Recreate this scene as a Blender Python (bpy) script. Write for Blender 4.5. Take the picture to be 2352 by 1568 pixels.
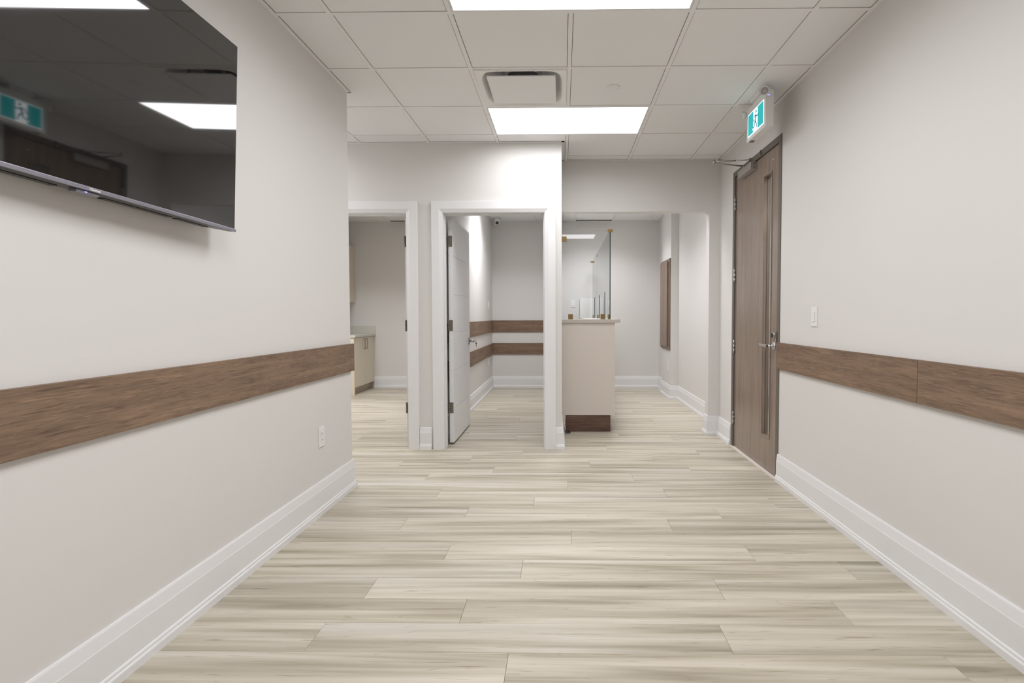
import bpy, bmesh, math, random
from mathutils import Vector, Matrix
random.seed(7)
D = bpy.data
SC = bpy.context.scene
COL = SC.collection
for o in list(D.objects): D.objects.remove(o, do_unlink=True)

# ------------------------------------------------------------------ camera
def cam_matrix(yaw, pitch, roll):
    return (Matrix.Rotation(yaw, 3, 'Z') @ Matrix.Rotation(pitch, 3, 'X') @ Matrix.Rotation(roll, 3, 'Y')
            @ Matrix(((1, 0, 0), (0, 0, -1), (0, 1, 0))))
cd = D.cameras.new('camera')
cam = D.objects.new('camera', cd); COL.objects.link(cam)
cam.matrix_world = Matrix.Translation((0, 0, 1.1917)) @ cam_matrix(0.01289, -0.03514, 0.00166).to_4x4()
cd.sensor_width = 36; cd.lens = 18.871
cd.shift_x = -0.0419; cd.shift_y = -0.0066
cd.clip_start = .05; cd.clip_end = 60
SC.camera = cam
# ------------------------------------------------------------------ world, exposure
w = D.worlds.new('world'); SC.world = w; w.use_nodes = True
w.node_tree.nodes['Background'].inputs[0].default_value = (.9, .95, 1, 1)
w.node_tree.nodes['Background'].inputs[1].default_value = .3
SC.view_settings.view_transform = 'Standard'; SC.view_settings.look = 'None'
SC.view_settings.gamma = 1; SC.view_settings.use_curve_mapping = False
SC.view_settings.exposure = 0.14
# watts per square metre of ceiling panel; the prismatic lenses throw the light within SPREAD degrees
LIGHT, LIGHT_RECEPTION, LIGHT_EXAM, FILL_KITCHEN, LIGHT_HALL = 23.5, 48.0, 54.0, 50.0, 45.0
SPREAD, SPREAD_BACK = 168, 132
LENS_GLOW = 3.0       # brightness of the visible lens itself

# ------------------------------------------------------------------ sizes (metres)
XL, XR = -1.463, 1.558          # lobby side walls
YL = 3.691                      # end of the left wall
YD, YD2 = 4.776, 4.896          # wall with the two doors
YH, YH2 = 5.34, 5.45            # header over the reception opening
YB = 8.88                       # far wall of all back rooms
HC, HB = 2.716, 2.742           # lobby ceiling, back room ceilings
TOP = 2.96
T = .6096
GX, GY = -1.1717, 2.7527
XW = -3.74

# ------------------------------------------------------------------ materials
def lin(c):
    c = c / 255
    return c / 12.92 if c <= .04045 else ((c + .055) / 1.055) ** 2.4
def rgb(r, g, b): return (lin(r), lin(g), lin(b), 1)
MATS = {}
def mat(name, color, rough=.5, metal=0, spec=.5, coat=0, bump=None, emis=None, ior=None):
    m = D.materials.new(name); m.use_nodes = True
    nt = m.node_tree; b = nt.nodes['Principled BSDF']
    b.inputs['Base Color'].default_value = color
    b.inputs['Roughness'].default_value = rough
    b.inputs['Metallic'].default_value = metal
    b.inputs['Specular IOR Level'].default_value = spec
    b.inputs['Coat Weight'].default_value = coat
    if ior: b.inputs['IOR'].default_value = ior
    if emis:
        b.inputs['Emission Color'].default_value = emis[0]
        b.inputs['Emission Strength'].default_value = emis[1]
    if bump:
        sc, st, dist = bump
        tc = nt.nodes.new('ShaderNodeTexCoord')
        n = nt.nodes.new('ShaderNodeTexNoise'); n.inputs['Scale'].default_value = sc; n.inputs['Detail'].default_value = 4
        bp = nt.nodes.new('ShaderNodeBump'); bp.inputs['Strength'].default_value = st; bp.inputs['Distance'].default_value = dist
        nt.links.new(tc.outputs['Object'], n.inputs['Vector'])
        nt.links.new(n.outputs['Fac'], bp.inputs['Height']); nt.links.new(bp.outputs[0], b.inputs['Normal'])
        # faint tonal mottling of the paint itself
        n2 = nt.nodes.new('ShaderNodeTexNoise'); n2.inputs['Scale'].default_value = 1.1; n2.inputs['Detail'].default_value = 2
        mx = nt.nodes.new('ShaderNodeMixRGB'); mx.inputs[1].default_value = color
        mx.inputs[2].default_value = (color[0] * .965, color[1] * .965, color[2] * .96, 1)
        nt.links.new(tc.outputs['Object'], n2.inputs['Vector']); nt.links.new(n2.outputs['Fac'], mx.inputs[0])
        nt.links.new(mx.outputs[0], b.inputs['Base Color'])
    MATS[name] = m
    return m

def wood(name, dark, mid, light, axis, fine=1.0, rough=.45, bump=.12, coat=0, contrast=1.0):
    """Streaky grain running along the given axis of the object (0 x, 1 y, 2 z)."""
    m = D.materials.new(name); m.use_nodes = True
    nt = m.node_tree; N = nt.nodes; L = nt.links; b = N['Principled BSDF']
    b.inputs['Roughness'].default_value = rough; b.inputs['Coat Weight'].default_value = coat
    b.inputs['Coat Roughness'].default_value = .12
    tc = N.new('ShaderNodeTexCoord'); mp = N.new('ShaderNodeMapping')
    s = [26 * fine] * 3; s[axis] = 1.3
    mp.inputs['Scale'].default_value = s
    L.new(tc.outputs['Object'], mp.inputs['Vector'])
    wv = N.new('ShaderNodeTexNoise'); wv.inputs['Scale'].default_value = 1.0; wv.inputs['Detail'].default_value = 7
    wv.inputs['Roughness'].default_value = .68; wv.inputs['Distortion'].default_value = .6
    L.new(mp.outputs[0], wv.inputs['Vector'])
    mp2 = N.new('ShaderNodeMapping'); s = [130 * fine] * 3; s[axis] = 7
    mp2.inputs['Scale'].default_value = s
    L.new(tc.outputs['Object'], mp2.inputs['Vector'])
    fn = N.new('ShaderNodeTexNoise'); fn.inputs['Scale'].default_value = 1.0; fn.inputs['Detail'].default_value = 3
    L.new(mp2.outputs[0], fn.inputs['Vector'])
    mx = N.new('ShaderNodeMath'); mx.operation = 'MULTIPLY_ADD'; mx.inputs[1].default_value = .45
    sub = N.new('ShaderNodeMath'); sub.operation = 'SUBTRACT'; sub.inputs[1].default_value = .225
    L.new(fn.outputs['Fac'], mx.inputs[0]); L.new(wv.outputs['Fac'], mx.inputs[2]); L.new(mx.outputs[0], sub.inputs[0])
    cr = N.new('ShaderNodeValToRGB'); e = cr.color_ramp.elements
    h = .17 / contrast
    e[0].position = .5 - h; e[0].color = dark; e[1].position = .5 + h; e[1].color = light
    k = e.new(.5); k.color = mid
    L.new(sub.outputs[0], cr.inputs[0]); L.new(cr.outputs[0], b.inputs['Base Color'])
    bp = N.new('ShaderNodeBump'); bp.inputs['Strength'].default_value = bump; bp.inputs['Distance'].default_value = .002
    L.new(sub.outputs[0], bp.inputs['Height']); L.new(bp.outputs[0], b.inputs['Normal'])
    MATS[name] = m
    return m

def plank_material():
    m = D.materials.new('pale_plank'); m.use_nodes = True
    nt = m.node_tree; N = nt.nodes; L = nt.links; b = N['Principled BSDF']
    b.inputs['Roughness'].default_value = .42; b.inputs['Specular IOR Level'].default_value = .35
    tc = N.new('ShaderNodeTexCoord'); oi = N.new('ShaderNodeObjectInfo')
    off = N.new('ShaderNodeVectorMath'); off.operation = 'SCALE'
    comb = N.new('ShaderNodeCombineXYZ')
    for i, k in enumerate((37.0, 91.0, 53.0)):
        mu = N.new('ShaderNodeMath'); mu.operation = 'MULTIPLY'; mu.inputs[1].default_value = k
        L.new(oi.outputs['Random'], mu.inputs[0]); L.new(mu.outputs[0], comb.inputs[i])
    def field(sx, sy, detail, rough, dist, salt):
        mp = N.new('ShaderNodeMapping'); mp.inputs['Scale'].default_value = (sx, sy, 1)
        L.new(tc.outputs['Object'], mp.inputs['Vector'])
        ad = N.new('ShaderNodeVectorMath'); ad.operation = 'ADD'; L.new(mp.outputs[0], ad.inputs[0]); L.new(comb.outputs[0], ad.inputs[1])
        ad2 = N.new('ShaderNodeVectorMath'); ad2.operation = 'ADD'; L.new(ad.outputs[0], ad2.inputs[0]); ad2.inputs[1].default_value = (salt, salt * 2, salt * 3)
        n = N.new('ShaderNodeTexNoise'); n.inputs['Scale'].default_value = 1; n.inputs['Detail'].default_value = detail
        n.inputs['Roughness'].default_value = rough; n.inputs['Distortion'].default_value = dist
        L.new(ad2.outputs[0], n.inputs['Vector'])
        return n.outputs['Fac']
    def ramp(fac, stops):
        r = N.new('ShaderNodeValToRGB'); e = r.color_ramp.elements
        e[0].position, e[0].color = stops[0][0], stops[0][1]
        e[1].position, e[1].color = stops[-1][0], stops[-1][1]
        for p, c in stops[1:-1]: k = e.new(p); k.color = c
        L.new(fac, r.inputs[0]); return r.outputs[0]
    def mix(kind, fac, a, c):
        x = N.new('ShaderNodeMixRGB'); x.blend_type = kind
        if isinstance(fac, float): x.inputs[0].default_value = fac
        else: L.new(fac, x.inputs[0])
        L.new(a, x.inputs[1])
        if isinstance(c, tuple): x.inputs[2].default_value = c
        else: L.new(c, x.inputs[2])
        return x.outputs[0]
    W = (1, 1, 1, 1)
    broad = field(.75, 17, 2.5, .5, .5, 0)          # wide soft bands along the board
    base = ramp(broad, [(.28, rgb(155, 147, 129)), (.41, rgb(181, 173, 156)), (.55, rgb(201, 194, 179)), (.7, rgb(213, 207, 195))])
    tint = field(.5, 4, 1, .5, 0, 5)               # warm and grey areas
    c = mix('MULTIPLY', .5, base, ramp(tint, [(.35, (.93, .93, .95, 1)), (.65, (1, .975, .915, 1))]))
    streak = field(2.2, 60, 5, .6, 1.2, 9)         # fine grain
    c = mix('MULTIPLY', .75, c, ramp(streak, [(.3, (.83, .81, .77, 1)), (.46, (.98, .975, .965, 1)), (.58, W)]))
    dash = field(4.5, 75, 2, .5, .9, 17)           # short dark flecks
    c = mix('MULTIPLY', .8, c, ramp(dash, [(.24, (.55, .47, .4, 1)), (.31, (.88, .84, .8, 1)), (.35, W)]))
    knot = field(4.2, 16, 3, .55, 2.6, 31)         # knots
    c = mix('MULTIPLY', .6, c, ramp(knot, [(.23, (.52, .46, .4, 1)), (.29, (.85, .82, .78, 1)), (.34, W)]))
    tone = N.new('ShaderNodeValToRGB'); te = tone.color_ramp.elements
    te[0].color = (.93, .93, .93, 1); te[1].color = (1.0, 1.0, 1.0, 1)
    L.new(oi.outputs['Random'], tone.inputs[0])
    c = mix('MULTIPLY', 1.0, c, tone.outputs[0])
    L.new(c, b.inputs['Base Color'])
    bp = N.new('ShaderNodeBump'); bp.inputs['Strength'].default_value = .05; bp.inputs['Distance'].default_value = .001
    L.new(streak, bp.inputs['Height']); L.new(bp.outputs[0], b.inputs['Normal'])
    MATS['pale_plank'] = m

def glass_material(name, tint, refl=1.0):
    m = D.materials.new(name); m.use_nodes = True
    nt = m.node_tree; N = nt.nodes; L = nt.links; N.clear()
    o = N.new('ShaderNodeOutputMaterial'); t = N.new('ShaderNodeBsdfTransparent'); g = N.new('ShaderNodeBsdfGlossy')
    g.inputs['Roughness'].default_value = .0; t.inputs['Color'].default_value = tint
    f = N.new('ShaderNodeFresnel'); f.inputs['IOR'].default_value = 1.5
    x = N.new('ShaderNodeMixShader')
    ge = N.new('ShaderNodeNewGeometry'); iv = N.new('ShaderNodeMath'); iv.operation = 'SUBTRACT'; iv.inputs[0].default_value = 1
    mu = N.new('ShaderNodeMath'); mu.operation = 'MULTIPLY'; L.new(ge.outputs['Backfacing'], iv.inputs[1])
    L.new(iv.outputs[0], mu.inputs[0]); L.new(f.outputs[0], mu.inputs[1]); m2 = N.new('ShaderNodeMath'); m2.operation = 'MULTIPLY'; m2.inputs[1].default_value = 1.9; m2.use_clamp = True   # both faces of the sheet mirror
    L.new(mu.outputs[0], m2.inputs[0]); L.new(m2.outputs[0], x.inputs[0]); L.new(t.outputs[0], x.inputs[1]); L.new(g.outputs[0], x.inputs[2])
    L.new(x.outputs[0], o.inputs[0]); MATS[name] = m

PAINT = rgb(222, 219, 216)
mat('wall_paint', PAINT, .6, spec=.3, bump=(260, .04, .002))
mat('trim_paint', rgb(230, 229, 229), .38, spec=.4)
mat('tile', rgb(240, 240, 240), .85, spec=.15, bump=(900, .12, .001))
mat('grid_metal', rgb(238, 237, 235), .5, spec=.3)
mat('plenum', rgb(60, 58, 55), .9)
mat('joint_dark', rgb(128, 118, 106), .8)
mat('lamp_frame', rgb(225, 225, 225), .4)
mat('diffuser_lit', (1, 1, 1, 1), .5, emis=((.96, .97, 1, 1), LENS_GLOW))
mat('diffuser_back', (1, 1, 1, 1), .5, emis=((.93, .96, 1, 1), 2.5))
mat('fill_kitchen_glow', (1, 1, 1, 1), .5, emis=((.98, .96, .95, 1), 2.0))  # glow of the added fill panel in the cabinet room
mat('diffuser_hall', (1, 1, 1, 1), .5, emis=((1, .98, .95, 1), LENS_GLOW))
mat('steel', rgb(170, 168, 165), .28, 1)
mat('nickel', rgb(135, 128, 118), .4, 1)
mat('chrome', rgb(220, 220, 222), .12, 1)
mat('closer_grey', rgb(176, 172, 168), .35, .5)
mat('bronze', rgb(140, 116, 72), .4, .6)
mat('frame_grey', rgb(112, 104, 97), .45, .2)
mat('black', rgb(18, 18, 20), .4)
mat('soft_black', rgb(26, 25, 25), .3)
mat('screen', rgb(12, 12, 13), .035, spec=.5, ior=2.05)
mat('bezel', rgb(150, 147, 158), .35, .6)
mat('tv_shell', rgb(96, 93, 91), .4)
mat('white_plastic', rgb(232, 231, 229), .35)
mat('laminate', rgb(220, 211, 202), .5, spec=.3)
mat('counter', rgb(198, 190, 182), .35, bump=(320, .0, .001))
mat('cream', rgb(218, 207, 186), .3, coat=.2)
mat('stone', rgb(205, 202, 192), .3, bump=(70, .0, .001))
mat('glass_edge', rgb(28, 62, 60), .1, spec=.8)
mat('teal', rgb(0, 90, 90), .4, emis=(rgb(0, 168, 170), .95))
mat('sign_white', (1, 1, 1, 1), .4, emis=((.93, .97, 1, 1), 1.2))
mat('sign_man', rgb(0, 60, 80), .4, emis=(rgb(10, 112, 150), .8))
mat('blue_led', rgb(90, 90, 255), .4, emis=((.25, .25, 1, 1), 2.0))
mat('lens_grey', rgb(190, 182, 180), .2, .1)
glass_material('glass', (.972, .988, .99, 1))
glass_material('clear_glass', (.8, .82, .82, 1))
def fleck_wood(name, axis):
    """brushed oak laminate: short dark pores and warm flecks along the grain, faint broad figure"""
    m = D.materials.new(name); m.use_nodes = True
    nt = m.node_tree; N = nt.nodes; L = nt.links; b = N['Principled BSDF']
    b.inputs['Roughness'].default_value = .55; b.inputs['Specular IOR Level'].default_value = .3
    tc = N.new('ShaderNodeTexCoord')
    def noise(along, across, detail, rough, dist):
        mp = N.new('ShaderNodeMapping'); sc = [across]*3; sc[axis] = along; mp.inputs['Scale'].default_value = sc
        L.new(tc.outputs['Object'], mp.inputs['Vector'])
        n = N.new('ShaderNodeTexNoise'); n.inputs['Scale'].default_value = 1; n.inputs['Detail'].default_value = detail
        n.inputs['Roughness'].default_value = rough; n.inputs['Distortion'].default_value = dist
        L.new(mp.outputs[0], n.inputs['Vector']); return n.outputs['Fac']
    def ramp(f, st):
        r = N.new('ShaderNodeValToRGB'); e = r.color_ramp.elements
        e[0].position, e[0].color = st[0]; e[1].position, e[1].color = st[-1]
        for p, c in st[1:-1]: k = e.new(p); k.color = c
        L.new(f, r.inputs[0]); return r.outputs[0]
    def mul(a, c, f):
        x = N.new('ShaderNodeMixRGB'); x.blend_type = 'MULTIPLY'; x.inputs[0].default_value = f
        L.new(a, x.inputs[1]); L.new(c, x.inputs[2]); return x.outputs[0]
    base = ramp(noise(1.6, 26, 3, .55, 1.0), [(.3, rgb(116, 96, 80)), (.5, rgb(131, 108, 90)), (.7, rgb(147, 123, 101))])
    f1 = noise(8, 210, 4, .65, .9)
    c = mul(base, ramp(f1, [(.34, (.5, .48, .46, 1)), (.44, (.83, .82, .81, 1)), (.54, (1, 1, 1, 1))]), .85)
    f2 = noise(12, 280, 2, .5, .4)
    x = N.new('ShaderNodeMixRGB'); x.blend_type = 'MIX'
    L.new(ramp(f2, [(.58, (0, 0, 0, 1)), (.74, (.55, .55, .55, 1))]), x.inputs[0]); L.new(c, x.inputs[1]); x.inputs[2].default_value = rgb(178, 146, 117)
    L.new(x.outputs[0], b.inputs['Base Color'])
    bp = N.new('ShaderNodeBump'); bp.inputs['Strength'].default_value = .25; bp.inputs['Distance'].default_value = .0015
    L.new(f1, bp.inputs['Height']); L.new(bp.outputs[0], b.inputs['Normal'])
    MATS[name] = m
fleck_wood('rail_wood', 1); fleck_wood('rail_wood_x', 0)
wood('toe_wood', rgb(66, 47, 38), rgb(98, 72, 60), rgb(120, 92, 76), 0, 1.0, .45, .1)
wood('door_wood', rgb(116, 100, 88), rgb(136, 119, 106), rgb(152, 134, 120), 2, 1.0, .33, .04, coat=.25, contrast=.8)
wood('panel_wood', rgb(98, 80, 68), rgb(126, 105, 91), rgb(145, 124, 108), 2, 1.0, .4, .05)
wood('kick_wood', rgb(150, 138, 118), rgb(176, 163, 142), rgb(190, 178, 158), 1, .7, .5, .05)
plank_material()

# ------------------------------------------------------------------ mesh building
class MB:
    def __init__(s): s.bm = bmesh.new()
    def box(s, x0, x1, y0, y1, z0, z1, mi=0, bev=0):
        if x1 < x0: x0, x1 = x1, x0
        if y1 < y0: y0, y1 = y1, y0
        if z1 < z0: z0, z1 = z1, z0
        v = [s.bm.verts.new(p) for p in ((x0,y0,z0),(x1,y0,z0),(x1,y1,z0),(x0,y1,z0),(x0,y0,z1),(x1,y0,z1),(x1,y1,z1),(x0,y1,z1))]
        fs = [s.bm.faces.new([v[i] for i in q]) for q in ((3,2,1,0),(4,5,6,7),(0,1,5,4),(1,2,6,5),(2,3,7,6),(3,0,4,7))]
        for f in fs: f.material_index = mi
        if bev:
            es = {e for f in fs for e in f.edges}
            r = bmesh.ops.bevel(s.bm, geom=list(es), offset=bev, segments=2, affect='EDGES', profile=.6)
            for f in r['faces']: f.material_index = mi
        return s
    def tube(s, pts, r, n=12, mi=0, cap=True):
        pts = [Vector(p) for p in pts]; rr = r if isinstance(r, (list, tuple)) else [r] * len(pts)
        rings = []; u = None
        for i, p in enumerate(pts):
            d = (pts[min(i+1, len(pts)-1)] - pts[max(i-1, 0)]).normalized()
            if u is None:
                u = d.orthogonal().normalized()
            u = (u - d * u.dot(d)).normalized(); v = d.cross(u)
            rings.append([s.bm.verts.new(p + (u * math.cos(a) + v * math.sin(a)) * rr[i]) for a in [2*math.pi*k/n for k in range(n)]])
        for a, b in zip(rings, rings[1:]):
            for k in range(n):
                f = s.bm.faces.new((a[k], a[(k+1) % n], b[(k+1) % n], b[k])); f.material_index = mi; f.smooth = True
        if cap:
            for f in (s.bm.faces.new(rings[0][::-1]), s.bm.faces.new(rings[-1])): f.material_index = mi
        return s
    def lathe(s, origin, axis, prof, n=24, mi=0):
        """prof: list of (distance along axis, radius)"""
        o = Vector(origin); d = Vector(axis).normalized(); u = d.orthogonal().normalized(); v = d.cross(u)
        rings = [[s.bm.verts.new(o + d * t + (u * math.cos(2*math.pi*k/n) + v * math.sin(2*math.pi*k/n)) * max(r, 1e-5)) for k in range(n)] for t, r in prof]
        for a, b in zip(rings, rings[1:]):
            for k in range(n):
                f = s.bm.faces.new((a[k], a[(k+1) % n], b[(k+1) % n], b[k])); f.material_index = mi; f.smooth = True
        for f in (s.bm.faces.new(rings[0][::-1]), s.bm.faces.new(rings[-1])): f.material_index = mi
        return s
    def loops(s, rings, mi=0, close=True, smooth=False, caps=False):
        R = [[s.bm.verts.new(p) for p in r] for r in rings]
        for a, b in zip(R, R[1:]):
            n = len(a)
            for k in range(n if close else n - 1):
                f = s.bm.faces.new((a[k], a[(k+1) % n], b[(k+1) % n], b[k])); f.material_index = mi; f.smooth = smooth
        if caps:
            for f in (s.bm.faces.new(R[0][::-1]), s.bm.faces.new(R[-1])): f.material_index = mi
        return s
    def done(s, name, mats, parent=None, origin=None, fix=True, **tags):
        if fix: bmesh.ops.recalc_face_normals(s.bm, faces=s.bm.faces)
        o0 = Vector(origin) if origin is not None else Vector((0, 0, 0))
        wp = Vector(parent['_w']) if parent is not None else Vector((0, 0, 0))
        if o0.length: bmesh.ops.translate(s.bm, verts=s.bm.verts, vec=-o0)
        me = D.meshes.new(name); s.bm.to_mesh(me); s.bm.free()
        for m in (mats if isinstance(mats, (list, tuple)) else [mats]): me.materials.append(MATS[m])
        o = D.objects.new(name, me); COL.objects.link(o)
        o.location = o0 - wp
        o['_w'] = list(o0)
        if parent is not None: o.parent = parent
        for k, v in tags.items(): o[k] = v
        return o
def thing(name, loc, label=None, category=None, group=None, kind=None, parent=None):
    o = D.objects.new(name, None); COL.objects.link(o); o.empty_display_size = .1
    wp = Vector(parent['_w']) if parent is not None else Vector((0, 0, 0))
    o.location = Vector(loc) - wp; o['_w'] = list(loc)
    if parent is not None: o.parent = parent
    for k, v in (('label', label), ('category', category), ('group', group), ('kind', kind)):
        if v: o[k] = v
    return o
def boxes(name, lst, m, parent=None, bev=0, origin=None, **tags):
    b = MB()
    for q in lst: b.box(*q, bev=bev)
    return b.done(name, m, parent, origin, **tags)

# ------------------------------------------------------------------ walls
S = dict(kind='structure')
boxes('wall_left', [(XL-.12, XL, -1.5, YL, 0, TOP), (XW, XL-.12, YL-.12, YL, 0, TOP)], 'wall_paint', **S)
boxes('wall_back', [(XL-.12, XR+.12, -1.62, -1.5, 0, TOP)], 'wall_paint', **S)
DY0, DY1, DZ = 3.853, 4.922, 2.476     # entry door frame outline
boxes('wall_right', [(XR, XR+.12, -1.5, DY0, 0, TOP), (XR, XR+.12, DY0, DY1, DZ, TOP), (XR, XR+.12, DY1, YH2, 0, TOP)], 'wall_paint', **S)
J1L, J1R = -2.281, -1.381              # clear openings of the two inner doors
J2L, J2R = -1.050, -.155
JT = 2.100; K = .02
boxes('wall_front', [(XW, J1L-K, YD, YD2, 0, TOP), (J1L-K, J1R+K, YD, YD2, JT+K, TOP), (J1R+K, J2L-K, YD, YD2, 0, TOP),
                     (J2L-K, J2R+K, YD, YD2, JT+K, TOP), (J2R+K, 0, YD, YD2, 0, TOP)], 'wall_paint', **S)
boxes('wall_header', [(0, 1.455, YH, YH2, 2.217, TOP), (1.455, XR, YH, YH2, 0, TOP)], 'wall_paint', **S)
boxes('wall_kitchen_side', [(-1.27, -1.15, YD2, YB, 0, TOP)], 'wall_paint', **S)
boxes('wall_reception_left', [(-.12, 0, YD2, YB, 0, TOP)], 'wall_paint', **S)
boxes('wall_reception_right', [(1.655, 1.775, YH2, YB, 0, TOP)], 'wall_paint', **S)
boxes('wall_pier', [(1.545, 1.655, 7.64, 8.30, 0, TOP), (1.60, 1.655, 8.30, YB, 0, TOP)], 'wall_paint', **S)
boxes('wall_far', [(XW-.12, 1.775, YB, YB+.12, 0, TOP)], 'wall_paint', **S)
boxes('wall_outer_left', [(XW-.12, XW, YL-.12, YB, 0, TOP)], 'wall_paint', **S)
boxes('wall_hallway', [(1.90, 3.1, 5.6, 5.7, 0, TOP), (3.0, 3.1, 2.6, 5.6, 0, TOP), (XR+.12, 3.1, 2.5, 2.6, 0, TOP), (1.775, 1.90, 5.45, 5.7, 0, TOP)], 'wall_paint', **S)

# ------------------------------------------------------------------ floor with planks
P, PL = .181, 1.524
floor = boxes('floor', [(XW-.12, 3.1, -1.62, YB+.12, -.12, -.0075)], 'joint_dark', **S)
floor['_w'] = [0, 0, 0]
known = {-1: -.19, 0: -.92, 1: -.40, 2: -.84, 3: -.19, 4: -.58, 5: .05, 6: -.91, 7: -.58, 8: -.18, 9: -.83, 10: .04,
         11: -1.0, 12: -.53, 13: -1.30, 14: -.76, 15: -.34, 16: -1.12, 17: .25, 18: -.45, 19: -.95}
def plank(x0, x1, y0, y1, ox):
    g = .0004; c = .0009
    x0 += g; x1 -= g; y0 += g; y1 -= g
    b = MB()
    r = lambda i, z: [(x0+i, y0+i, z), (x1-i, y0+i, z), (x1-i, y1-i, z), (x0+i, y1-i, z)]
    b.loops([r(0, -.0072), r(0, -.0011), r(c, 0)])
    b.bm.verts.ensure_lookup_table()
    b.bm.faces.new([b.bm.verts[i] for i in (8, 9, 10, 11)])
    return b.done('plank', 'pale_plank', floor, (ox, y0, 0))
for k in range(-13, 39):
    y0 = 1.858 + k * P; y1 = min(y0 + P, YB)
    if y1 - y0 < .02: continue
    lo, hi = (XL, XR) if k < 10 else (XW, XR if k < 20 else 1.655)
    off = known.get(k, random.uniform(0, PL))
    n = math.floor((lo - off) / PL)
    x = off + n * PL
    while x < hi:
        a, b_ = max(x, lo), min(x + PL, hi)
        if b_ - a > .02: plank(a, b_, y0, y1, x)
        x += PL
# plain floor behind the camera and in the hallway outside, same boards seen edge to edge
for (x0, x1, y0, y1) in ((XL, XR, -1.5, -.495), (XR+.12, 3.0, 2.6, 5.6)):
    y = y0
    while y < y1 - .01:
        MB().box(x0, x1, y+.001, min(y+P*2, y1)-.001, -.0072, 0).done('plank', 'pale_plank', floor, (x0, y, 0))
        y += P * 2

# ------------------------------------------------------------------ ceilings
def ceiling(name, zones, hc, gx, gy, skip, nobar=(), walls=(), tz=None):
    x0 = min(z[0] for z in zones); x1 = max(z[1] for z in zones); y0 = min(z[2] for z in zones); y1 = max(z[3] for z in zones)
    top = boxes(name, [(z[0], z[1], z[2], z[3], TOP-.05, TOP) for z in zones], 'plenum', **S)
    i0, i1 = math.floor((x0-gx)/T), math.ceil((x1-gx)/T); j0, j1 = math.floor((y0-gy)/T), math.ceil((y1-gy)/T)
    h = .012; g = .0028
    for i in range(i0, i1):
        for j in range(j0, j1):
            if (i, j) in skip: continue
            cx0, cx1, cy0, cy1 = gx+i*T+h+g, gx+(i+1)*T-h-g, gy+j*T+h+g, gy+(j+1)*T-h-g
            b = MB(); got = 0
            for z in (tz or zones):
                a0, a1, b0, b1 = max(cx0, z[0]), min(cx1, z[1]), max(cy0, z[2]), min(cy1, z[3])
                if a1-a0 > .006 and b1-b0 > .006:
                    b.box(a0, a1, b0, b1, hc+.003, hc+.018); got = 1
            if got: b.done('ceiling_tile', 'tile', top, ((cx0+cx1)/2, (cy0+cy1)/2, hc))
            else: b.bm.free()
    for i in range(i0, i1+1):
        X = gx+i*T; segs = []
        for z in zones:
            if z[0]+.03 < X < z[1]-.03: segs.append([z[2], z[3]])
        if not segs: continue
        segs.sort(); b = MB(); m = [segs[0]]
        for s_ in segs[1:]:
            if s_[0] <= m[-1][1]+.01: m[-1][1] = max(m[-1][1], s_[1])
            else: m.append(s_)
        out = []
        for s_ in m:
            cuts = sorted((gy+j*T+h, gy+(j+1)*T-h) for (ii, j) in nobar if ii == i)
            a = s_[0]
            for c0, c1 in cuts:
                if c0 > s_[0] and c1 < s_[1]: out.append((a, c0)); a = c1
            out.append((a, s_[1]))
        for a, c in out: b.box(X-h, X+h, a, c, hc, hc+.004).box(X-.001, X+.001, a, c, hc+.004, hc+.035)
        b.done('grid_bar', 'grid_metal', top, (X, out[0][0], hc))
    for j in range(j0, j1+1):
        Y = gy+j*T; segs = sorted([z[0], z[1]] for z in zones if z[2]+.03 < Y < z[3]-.03)
        if not segs: continue
        b = MB()
        for a, c in segs: b.box(a, c, Y-h, Y+h, hc+.0004, hc+.004).box(a, c, Y-.001, Y+.001, hc+.004, hc+.034)
        b.done('grid_bar', 'grid_metal', top, (segs[0][0], Y, hc))
    for q in walls: boxes('wall_angle', [q], 'grid_metal', top, origin=(q[0], q[2], q[4]))
    return top
e = .0222; Q = e+.0028
def ang(x0, x1, y0, y1, hc): return (x0, x1, y0, y1, hc-.0006, hc+.002)
light_cells = [(1, 2), (1, -1), (1, -4), (-4, 2)]
skip = {(i+d, j) for i, j in light_cells for d in (0, 1)} | {(1, 1)}
ceil = ceiling('ceiling', [(XL, XR, -1.5, YL), (XW, XR, YL, YD), (0, XR, YD, YH)], HC, GX, GY, skip, tz=[(XL+Q, XR-Q, -1.5, YD-Q), (XW, XL+Q, YL+Q, YD-Q), (Q, XR-Q, YD-Q, YH-Q)],
        nobar=[(i+1, j) for i, j in light_cells],
        walls=[ang(XL, XL+e, -1.5, YL, HC), ang(XR-e, XR, -1.5, YH, HC), ang(XW, 0, YD-e, YD, HC), ang(0, XR, YH-e, YH, HC), ang(0, e, YD, YH, HC), ang(XW, XL, YL, YL+e, HC)])
bx = .22; LB = 8.74
ceiling('ceiling', [(0, 1.655, YH2, YB)], HB, bx, LB-12*T, {(0, 12), (0, 10), (0, 7)}, tz=[(Q, 1.60-Q, YH2, YB-Q)],
        walls=[ang(0, 1.655, YB-e, YB, HB), ang(1.655-e, 1.655, YH2, 7.64, HB), ang(1.60-e, 1.60, 8.30, YB, HB), ang(0, e, YH2, YB, HB)])
ceiling('ceiling', [(-1.15, -.12, YD2, YB)], HB, -1.03, LB-12*T, {(0, 9)}, tz=[(-1.15+Q, -.12-Q, YD2, YB-Q)], walls=[ang(-1.15, -.12, YB-e, YB, HB), ang(-1.15, -1.15+e, YD2, YB, HB)])
ceiling('ceiling', [(XW, -1.27, YD2, YB)], HB, -3.42, LB-12*T, tz=[(XW+Q, -1.27-Q, YD2, YB-Q)], skip={(1, 12), (0, 8), (1, 8)}, nobar=[(1, 8)], walls=[ang(XW, -1.27, YB-e, YB, HB)])
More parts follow.
